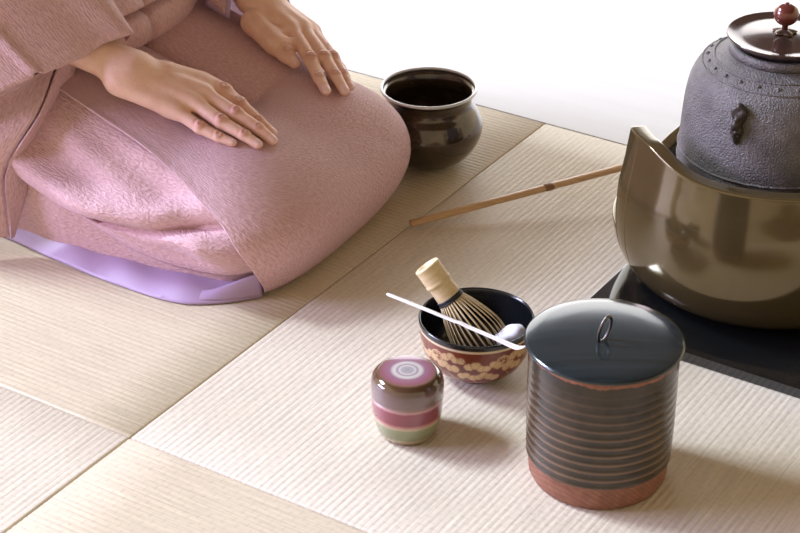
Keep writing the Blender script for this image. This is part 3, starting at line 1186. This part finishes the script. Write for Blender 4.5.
LH = dict(arm=[(-0.360, 0.630, 0.262), (-0.270, 0.602, 0.219)],
          i=[(-0.2057, 0.5849, 0.1960), (-0.1519, 0.5514, 0.1800), (-0.1235, 0.5279, 0.1715), (-0.1043, 0.5139, 0.1649)],
          m=[(-0.2005, 0.6010, 0.1925), (-0.1425, 0.5660, 0.1790), (-0.1143, 0.5490, 0.1690), (-0.0913, 0.5340, 0.1605)],
          r=[(-0.2025, 0.6170, 0.1860), (-0.1420, 0.5830, 0.1730), (-0.1150, 0.5650, 0.1640), (-0.0965, 0.5530, 0.1570)],
          p=[(-0.2050, 0.6300, 0.1780), (-0.1560, 0.6010, 0.1660), (-0.1330, 0.5870, 0.1600), (-0.1180, 0.5770, 0.1560)],
          t=[(-0.2480, 0.5660, 0.2020), (-0.2050, 0.5500, 0.1890), (-0.1840, 0.5450, 0.1815), (-0.1695, 0.5415, 0.1750)])

hands = [hand(RH, (0.10, -0.16, 1.0)), hand(LH, (0.12, -0.08, 1.0))]


def body_core():
    G = sdf_grid((-0.80, 0.08, -0.02), (0.02, 0.82, 1.08), 0.011)
    vc = 0.445
    f = capsule(G, (-0.56, vc, 0.26), (-0.52, vc, 0.50), 0.115, 0.115, ((1, 0, 0), 0.80))
    f = smin(f, capsule(G, (-0.51, vc - 0.12, 0.575), (-0.51, vc + 0.12, 0.575), 0.062, 0.062), 0.08)
    f = smin(f, capsule(G, (-0.51, vc, 0.60), (-0.49, vc, 0.72), 0.052, 0.048), 0.05)
    head = np.linalg.norm((G - np.array([-0.47, vc, 0.80])) / np.array([0.092, 0.072, 0.110]), axis=-1) - 1
    f = smin(f, head * 0.075, 0.02)
    f = smin(f, capsule(G, (-0.382, vc, 0.805), (-0.370, vc, 0.785), 0.009, 0.013), 0.012)      # nose
    f = smin(f, capsule(G, (-0.400, vc - 0.018, 0.752), (-0.400, vc + 0.018, 0.752), 0.007, 0.007), 0.010)
    for s in (-1, 1):
        f = smin(f, capsule(G, (-0.485, vc + s * 0.070, 0.815), (-0.480, vc + s * 0.070, 0.780), 0.016, 0.010), 0.008)   # ears
        f = smin(f, capsule(G, (-0.56, vc + s * 0.085, 0.150), (-0.120, vc + s * 0.075, 0.080), 0.070, 0.050), 0.03)     # thigh
        f = smin(f, capsule(G, (-0.13, vc + s * 0.075, 0.058), (-0.58, vc + s * 0.08, 0.050), 0.050, 0.038), 0.02)       # calf
        f = smin(f, capsule(G, (-0.58, vc + s * 0.08, 0.042), (-0.70, vc + s * 0.07, 0.030), 0.036, 0.026), 0.02)        # foot
        sh = (-0.51, vc + s * 0.155, 0.570)
        el = (-0.56, vc + s * 0.215, 0.370)
        J = RH if s < 0 else LH
        a = np.array(J['arm'][0]); w = np.array(J['arm'][1])
        f = smin(f, capsule(G, sh, el, 0.045, 0.036), 0.03)
        f = smin(f, capsule(G, el, a + (w - a) * 0.05, 0.035, 0.028), 0.02)
    return surface_net(f, G[0, 0, 0], 0.011)


Vb, Qb = body_core()
VV = [Vb]; QQ = [Qb]; KN = [np.zeros(len(Vb))]; NA = [np.zeros(len(Vb))]; WR = [np.zeros(len(Vb))]
off_ = len(Vb)
for V_, Q_, k_, n_, w_ in hands:
    VV.append(V_); QQ.append(Q_ + off_); KN.append(k_); NA.append(n_); WR.append(w_)
    off_ += len(V_)
person = mesh('person', loc_(np.concatenate(VV)), np.concatenate(QQ), SKIN, loc=HLOC, rz=-AZ, recalc=True,
              cols=dict(knuckle=np.concatenate(KN), nail=np.concatenate(NA), wrinkle=np.concatenate(WR)))
tag(person, 'person in a mauve kimono kneeling on the mat with both hands on the lap', 'person')

# ---- hair, a low bun
def hair_mesh():
    G = sdf_grid((-0.64, 0.33, 0.68), (-0.36, 0.56, 0.96), 0.008)
    c = np.array([-0.482, 0.445, 0.815])
    f = (np.linalg.norm((G - c) / np.array([0.104, 0.086, 0.112]), axis=-1) - 1) * 0.085
    cut = np.maximum((G[..., 0] + 0.425) + (0.80 - G[..., 2]) * 0.55, -(G[..., 2] - 0.725))   # leave the face free
    f = np.maximum(f, cut)
    f = smin(f, np.linalg.norm(G - np.array([-0.585, 0.445, 0.80]), axis=-1) - 0.042, 0.012)
    return surface_net(f, G[0, 0, 0], 0.008)


Vh, Qh = hair_mesh()
mesh('hair', loc_(Vh), Qh, HAIR, person, recalc=True)

# ---- kimono
ns, npsi = 200, 64
S_, P_ = np.meshgrid(np.linspace(0, 1, ns), np.linspace(0, 1, npsi) ** 1.2, indexing='ij')
lo_ = -0.010 * np.exp(-((P_ - 0.12) / 0.10) ** 2) * np.clip((0.43 - S_) / 0.03, 0, 1) * np.clip((S_ - 0.24) / 0.05, 0, 1)
kim = cloth('kimono', lap(S_, P_, lo_), CREPE, person, thick=0.0016)

# near-side outer layer with a rolled lower edge
cs = np.array([0.10, 0.17, 0.217, 0.252, 0.280, 0.313, 0.345, 0.372, 0.388, 0.402])
cp = np.array([0.30, 0.235, 0.187, 0.157, 0.132, 0.132, 0.124, 0.117, 0.104, 0.100])
gs = np.array([0.20, 0.275, 0.323, 0.361, 0.392, 0.41])
gp_ = np.array([0.10, 0.135, 0.175, 0.235, 0.300, 0.33])
nu, nv = 120, 70
ss = np.linspace(0.10, 0.400, nu)
P = np.zeros((nu, nv, 3))
for i, s in enumerate(ss):
    lo = np.interp(s, cs, cp)
    hi = 0.74
    g = np.interp(s, gs, gp_)
    fade = min(1, max(0, (0.402 - s) / 0.03))
    w = np.linspace(0, 1, nv) ** 1.5
    psi = lo + (hi - lo) * w
    roll = 0.014 * np.exp(-((psi - lo - 0.055) / 0.055) ** 2) * fade
    crease = -0.017 * np.exp(-((psi - g) / 0.022) ** 2) * (1 if s > 0.27 else max(0, (s - 0.22) / 0.05))
    above = 0.0150 * np.exp(-((psi - g - 0.085) / 0.06) ** 2) * min(1, max(0, (s - 0.24) / 0.05))
    soft = 0.0030 * np.sin(psi * 26 + s * 60) * np.exp(-((psi - 0.35) / 0.2) ** 2)
    off = 0.0062 + 0.004 * np.exp(-((psi - lo) / 0.15) ** 2) * fade + roll + crease * fade + above * fade * min(1, max(0, (0.392 - s) / 0.05)) + soft * fade
    top = np.clip((psi - 0.55) / 0.15, 0, 1) * min(1, max(0, (s - 0.26) / 0.05))
    off = off * (1 - top) - 0.003 * top
    off = np.where(w < 0.004, 0.0060 + 0.007 * fade, off)
    P[i] = lap(np.full(nv, s), psi, off)
cloth('side_fold', P, CREPE, kim, thick=0.002)

# the narrow fold peeping out below it
bs = np.array([0.215, 0.252, 0.275, 0.310, 0.342, 0.363, 0.385, 0.401])
blo = np.array([0.180, 0.140, 0.105, 0.058, 0.040, 0.040, 0.050, 0.075])
P = np.zeros((90, 16, 3))
for i, s in enumerate(np.linspace(0.225, 0.401, 90)):
    lo = np.interp(s, bs, blo); hi = np.interp(s, cs, cp) + 0.05
    w = np.linspace(0, 1, 16)
    psi = lo + (hi - lo) * w
    P[i] = lap(np.full(16, s), psi, 0.0005 + 0.0040 * np.sin(PI * np.clip(w * 1.3, 0, 1)))
cloth('inner_fold', P, CREPE, kim, thick=0.002)

# overlapping front panel: its free edge runs from the hip down to the corner of the near knee
pe = np.array([(0.075, 0.80), (0.13, 0.715), (0.18, 0.665), (0.226, 0.632), (0.268, 0.600), (0.308, 0.560), (0.343, 0.478), (0.381, 0.334), (0.394, 0.174), (0.4015, 0.057), (0.406, 0.006)])
pd = np.array([(0.20, 0.93), (0.24, 0.92), (0.28, 0.91), (0.32, 0.90), (0.35, 0.88), (0.40, 0.84), (0.46, 0.80), (0.53, 0.62), (0.56, 0.40), (0.58, 0.15), (0.585, 0.006)])
E0 = catmull(pe, 110); E1 = catmull(pd, 110)
nc = 70
P = np.zeros((110, nc, 3))
for i in range(110):
    c = np.linspace(0, 1, nc) ** 1.3
    sp = E0[i] + (E1[i] - E0[i]) * c[:, None]
    lift = 0.0022 * np.exp(-(c / 0.05) ** 2)
    off = (0.0125 + 0.010 * math.exp(-((i - 88) / 15.0) ** 2)) * (1 - c) ** 1.2 - 0.0012 * c + lift
    off += 0.0016 * np.sin(c * 11 + i * 0.035) * (1 - c) * c
    P[i] = lap(sp[:, 0], np.clip(sp[:, 1], 0, 1), off)
cloth('front_panel', P, CREPE, kim, thick=0.0030)

# lilac lining of the hem spread on the mat
outer = catmull([(-0.47, 0.250, 0.0015), (-0.392, 0.2450, 0.0015), (-0.302, 0.2360, 0.0015), (-0.206, 0.2310, 0.0015), (-0.122, 0.2370, 0.0015), (-0.082, 0.262, 0.0015), (-0.0500, 0.299, 0.0015)], 120)
inner = catmull([(-0.47, 0.275, 0.030), (-0.392, 0.268, 0.026), (-0.302, 0.270, 0.020), (-0.206, 0.275, 0.015), (-0.122, 0.284, 0.015), (-0.085, 0.300, 0.018), (-0.056, 0.312, 0.022)], 120)
P = np.zeros((120, 14, 3))
for j in range(14):
    t = j / 13
    P[:, j] = outer * (1 - t) + inner * t
    P[:, j, 2] += 0.004 * math.sin(PI * t) + 0.0016 * np.sin(np.linspace(0, 34, 120)) * math.sin(PI * t)
lin = cloth('hem_lining', P, LINING, kim, thick=0.0012)
lin['label'] = 'smooth lilac silk lining of the hem'
# its turned-up corner under the front panel
q0 = catmull([(-0.150, 0.2330, 0.003), (-0.105, 0.2500, 0.004), (-0.075, 0.272, 0.004), (-0.0500, 0.300, 0.002)], 30)
q1 = catmull([(-0.135, 0.2520, 0.007), (-0.100, 0.2660, 0.012), (-0.074, 0.280, 0.024), (-0.0500, 0.296, 0.036)], 30)
P = np.stack([q0 + (q1 - q0) * t for t in np.linspace(0, 1, 8)], 1)
cl = cloth('turned_lining_corner', P, LINING, kim, thick=0.0012)
cl['label'] = 'smooth lilac silk corner of the lining'


# ---- bodice with the tucked fold at the waist, sash
def ring_loft(rows, n=96, us=-0.5, vs=0.445):
    """rows: (z, half depth, half width, u shift)"""
    R = catmull(rows, 90)
    P = np.zeros((90, n, 3))
    a = np.linspace(0, 2 * PI, n)
    for i, (z, hu, hv, du) in enumerate(R):
        c, s = np.cos(a), np.sin(a)
        e = 2 / 2.4
        P[i, :, 0] = us + du + hu * np.sign(c) * np.abs(c) ** e
        P[i, :, 1] = vs + hv * np.sign(s) * np.abs(s) ** e
        P[i, :, 2] = z
    return P


P = ring_loft([(0.196, 0.138, 0.175, 0.014), (0.204, 0.168, 0.194, 0.014), (0.222, 0.174, 0.198, 0.014), (0.237, 0.169, 0.194, 0.014), (0.244, 0.150, 0.182, 0.014), (0.251, 0.166, 0.192, 0.012), (0.272, 0.160, 0.188, 0.0), (0.30, 0.140, 0.178, -0.005), (0.33, 0.122, 0.172, -0.01)])
cloth('waist_fold', P, CREPE, kim, thick=0.002)
P = ring_loft([(0.31, 0.120, 0.170, -0.012), (0.40, 0.118, 0.166, -0.015), (0.48, 0.118, 0.172, -0.018), (0.55, 0.110, 0.190, -0.02), (0.600, 0.088, 0.178, -0.02), (0.632, 0.064, 0.110, -0.015), (0.655, 0.055, 0.066, -0.01)])
cloth('bodice', P, CREPE, kim, thick=0.002)
P = ring_loft([(0.315, 0.126, 0.174, -0.012), (0.33, 0.130, 0.178, -0.012), (0.40, 0.130, 0.178, -0.014), (0.46, 0.128, 0.180, -0.016), (0.475, 0.122, 0.176, -0.016)])
cloth('sash', P, simple('pale_sash', (0.62, 0.55, 0.50), 0.6), kim, thick=0.002)

# ---- the sleeves' shoulder part
for s_ in (-1, 1):
    pts_ = catmull([(-0.515, 0.445 + s_ * 0.085, 0.605), (-0.520, 0.445 + s_ * 0.150, 0.570), (-0.538, 0.445 + s_ * 0.190, 0.480), (-0.560, 0.445 + s_ * 0.212, 0.385), (-0.560, 0.445 + s_ * 0.212, 0.350)], 24)
    V, F = tube(loc_(pts_), [0.060 + 0.022 * math.sin(PI * min(1, i / 15)) for i in range(24)], 28, up=(1, 0, 0), caps=False)
    us_ = [(0.02 * (i % 28), 0.015 * (i // 28)) for i in range(len(V))]
    o = mesh('shoulder_sleeve', V, F, CREPE, kim, uvs=us_)
    modify(o, 'SOLIDIFY', thickness=0.002, offset=0.0)

# ---- near sleeve: outer leaf over the forearm, inner leaf hanging beside the thigh
mouth = [(-0.300, 0.385, 0.232), (-0.2780, 0.3700, 0.2520), (-0.2655, 0.3541, 0.2590), (-0.2841, 0.3271, 0.2530), (-0.2958, 0.2927, 0.2430), (-0.3203, 0.2540, 0.2320), (-0.3544, 0.2223, 0.2150), (-0.4186, 0.1763, 0.1800), (-0.47, 0.150, 0.120), (-0.50, 0.140, 0.05)]
mid = [(-0.365, 0.395, 0.305), (-0.362, 0.372, 0.350), (-0.368, 0.340, 0.358), (-0.390, 0.295, 0.346), (-0.408, 0.252, 0.328), (-0.430, 0.215, 0.300), (-0.460, 0.185, 0.268), (-0.500, 0.160, 0.220), (-0.54, 0.140, 0.150), (-0.57, 0.135, 0.06)]
elb = [(-0.47, 0.375, 0.430), (-0.47, 0.350, 0.460), (-0.48, 0.310, 0.465), (-0.51, 0.260, 0.450), (-0.53, 0.215, 0.425), (-0.56, 0.175, 0.390), (-0.59, 0.155, 0.340), (-0.62, 0.145, 0.280), (-0.65, 0.138, 0.200), (-0.67, 0.135, 0.08)]
sho = [(-0.46, 0.340, 0.580), (-0.47, 0.320, 0.620), (-0.49, 0.285, 0.630), (-0.51, 0.250, 0.615), (-0.54, 0.220, 0.580), (-0.57, 0.200, 0.530), (-0.60, 0.185, 0.465), (-0.64, 0.170, 0.380), (-0.67, 0.155, 0.275), (-0.69, 0.150, 0.14)]
P = resample([mouth, mid, elb, sho], 70, 110)
# the sharp ironed fold
fold_j = 0.372
for i in range(70):
    k = np.exp(-((np.linspace(0, 1, 110) - fold_j) / 0.009) ** 2) * 0.007
    P[i, :, 2] += k
    P[i, :, 1] -= k * 0.6
    P[i, :, 2] += 0.003 * np.sin(np.linspace(0, 9, 110) + i * 0.06) * (i / 69)
slv = cloth('sleeve', P, CREPE, kim, thick=0.0026)

R_ = [(-0.3247, 0.3268, 0.228), (-0.3363, 0.3169, 0.187), (-0.3470, 0.2850, 0.143), (-0.3500, 0.2620, 0.111), (-0.3523, 0.2450, 0.075), (-0.3606, 0.2253, 0.022)]
L_ = [(-0.3341, 0.3018, 0.226), (-0.3239, 0.2537, 0.185), (-0.3369, 0.2275, 0.150), (-0.3552, 0.2287, 0.125), (-0.3615, 0.2211, 0.095), (-0.3600, 0.2220, 0.023)]
F_ = [(-0.360, 0.245, 0.208), (-0.405, 0.217, 0.180), (-0.400, 0.188, 0.150), (-0.412, 0.188, 0.125), (-0.413, 0.184, 0.095), (-0.400, 0.190, 0.024)]
F2 = [(-0.45, 0.18, 0.185), (-0.48, 0.170, 0.160), (-0.490, 0.160, 0.13), (-0.495, 0.158, 0.10), (-0.495, 0.158, 0.07), (-0.48, 0.165, 0.022)]
band = resample(np.array([R_, L_]).transpose(1, 0, 2), 60, 14)
w = np.linspace(0, 1, 14)
band[:, :, 1] -= 0.004 * np.sin(PI * w)[None]
cloth('sleeve_edge_band', band, CREPE, kim, thick=0.002)
leaf = resample(np.array([L_, F_, F2]).transpose(1, 0, 2), 60, 40)
leaf[:, :, 0] -= 0.004
leaf[:, :, 1] -= 0.003 * np.sin(np.linspace(0, 14, 40))[None] * np.sin(np.linspace(0, PI, 60))[:, None]
cloth('sleeve_inner_leaf', leaf, CREPE, kim, thick=0.002)

# ---- far sleeve around the other forearm
m2 = [(-0.288, 0.560, 0.205), (-0.292, 0.578, 0.252), (-0.292, 0.605, 0.264), (-0.285, 0.640, 0.245), (-0.275, 0.675, 0.185), (-0.265, 0.690, 0.10), (-0.27, 0.700, 0.03)]
k2 = [(-0.40, 0.565, 0.270), (-0.405, 0.590, 0.325), (-0.41, 0.625, 0.335), (-0.40, 0.665, 0.310), (-0.39, 0.700, 0.24), (-0.38, 0.715, 0.14), (-0.38, 0.720, 0.05)]
e2 = [(-0.49, 0.545, 0.42), (-0.50, 0.575, 0.455), (-0.52, 0.630, 0.450), (-0.53, 0.680, 0.405), (-0.53, 0.715, 0.32), (-0.53, 0.730, 0.20), (-0.53, 0.735, 0.08)]
s2 = [(-0.47, 0.550, 0.56), (-0.49, 0.590, 0.598), (-0.52, 0.640, 0.58), (-0.55, 0.680, 0.52), (-0.57, 0.700, 0.42), (-0.58, 0.715, 0.30), (-0.58, 0.72, 0.14)]
cloth('sleeve', resample([m2, k2, e2, s2], 50, 70), CREPE, kim, thick=0.0026)
cuff = resample([[(p[0] + 0.006, p[1], p[2] - 0.004) for p in m2], [(p[0] - 0.03, p[1] + 0.0, p[2] + 0.006) for p in m2]], 8, 50)
cf = cloth('sleeve_lining', cuff, LINING, kim, thick=0.0012)
cf['label'] = 'lilac lining inside the far sleeve'

# ---- mask-shaped lugs on the kettle shoulder
def lug_mesh():
    G = sdf_grid((-0.016, -0.020, -0.028), (0.016, 0.014, 0.026), 0.0009)
    def ball(c, r):
        return np.linalg.norm((G - np.array(c)) / np.array(r), axis=-1) * min(r) - min(r)
    f = ball((0, 0, 0.008), (0.0085, 0.0085, 0.010))
    for c, r in (((0, -0.004, -0.008), (0.0070, 0.0075, 0.0085)), ((0, -0.0085, 0.000), (0.0045, 0.0055, 0.006)), ((0, -0.001, -0.017), (0.0045, 0.006, 0.008)),
                 ((-0.0055, -0.004, 0.0135), (0.0036, 0.004, 0.005)), ((0.0055, -0.004, 0.0135), (0.0036, 0.004, 0.005)), ((0, -0.003, 0.019), (0.0045, 0.005, 0.004))):
        f = smin(f, ball(c, r), 0.0032)
    for c in ((-0.0042, -0.0085, 0.0052), (0.0042, -0.0085, 0.0052), (0, -0.0125, -0.0065), (0.0035, -0.0100, -0.0115), (-0.0035, -0.0100, -0.0115)):
        f = -smin(-f, ball(c, (0.0019, 0.0026, 0.0016)), 0.001)
    return surface_net(f, G[0, 0, 0], 0.0009)


LUG_IRON = simple('worn_dark_iron', (0.045, 0.034, 0.028), 0.42, metal=0.3)
Vl, Ql = lug_mesh()
for ph in (-34, 146):
    Rm = Matrix.Rotation(math.radians(ph), 4, 'Z') @ Matrix.Translation((0, -on_kettle(0.164) + 0.001, 0.164)) @ Matrix.Rotation(math.radians(-5), 4, 'X')
    mesh('lug', [Rm @ Vector(v) for v in Vl], Ql, LUG_IRON, kettle, recalc=True)


# ------------------------------------------------------------------ light
def area(name, loc, target, sx, sy, power, color, spread=PI):
    L = bpy.data.lights.new(name, 'AREA')
    L.shape = 'RECTANGLE'
    L.size, L.size_y = sx, sy
    L.energy = power
    L.color = color
    L.spread = spread
    o = bpy.data.objects.new(name, L)
    o.location = loc
    o.rotation_euler = (Vector(target) - Vector(loc)).to_track_quat('-Z', 'Y').to_euler()
    return link(o)


area('side_window_light', (-4.60, 3.60, 4.1), (0.0, 1.95, 0.0), 1.5, 1.2, 570, (0.70, 0.81, 1.0))
area('back_window_light', (0.6, 5.3, 0.95), (0.5, 2.6, 0.2), 4.0, 1.6, 66, (0.86, 0.91, 1.0))
area('front_left_window_light', (-5.5, 1.9, 1.9), (-0.3, 2.0, 0.1), 2.6, 1.8, 430, (0.58, 0.57, 1.0))

wd = bpy.data.worlds.new('room_light')
SC.world = wd
wd.use_nodes = True
nt = wd.node_tree
bg = nt.nodes['Background']
tc = nt.nodes.new('ShaderNodeTexCoord')
sp = nt.nodes.new('ShaderNodeSeparateXYZ')
nt.links.new(tc.outputs['Generated'], sp.inputs[0])
mr = nt.nodes.new('ShaderNodeMapRange')
for k, v in (('From Min', -1.0), ('From Max', 1.0), ('To Min', 0.62), ('To Max', 1.28)):
    mr.inputs[k].default_value = v
nt.links.new(sp.outputs['Y'], mr.inputs['Value'])
nt.links.new(mr.outputs['Result'], bg.inputs['Strength'])
bg.inputs['Color'].default_value = (1.0, 0.82, 0.56, 1)

# ------------------------------------------------------------------ camera
cam = bpy.data.cameras.new('camera')
cam.sensor_width = 36.0
cam.lens = 90.0
cam.dof.use_dof = True
cam.dof.focus_distance = 2.22
cam.dof.aperture_fstop = 14.0
co = bpy.data.objects.new('camera', cam)
co.location = (0, 0, 1.185)
co.rotation_euler = (math.radians(60), 0, 0)
link(co)
SC.camera = co
SC.view_settings.view_transform = 'Standard'
SC.view_settings.look = 'None'
SC.view_settings.exposure = 0.2
SC.view_settings.gamma = 1.0
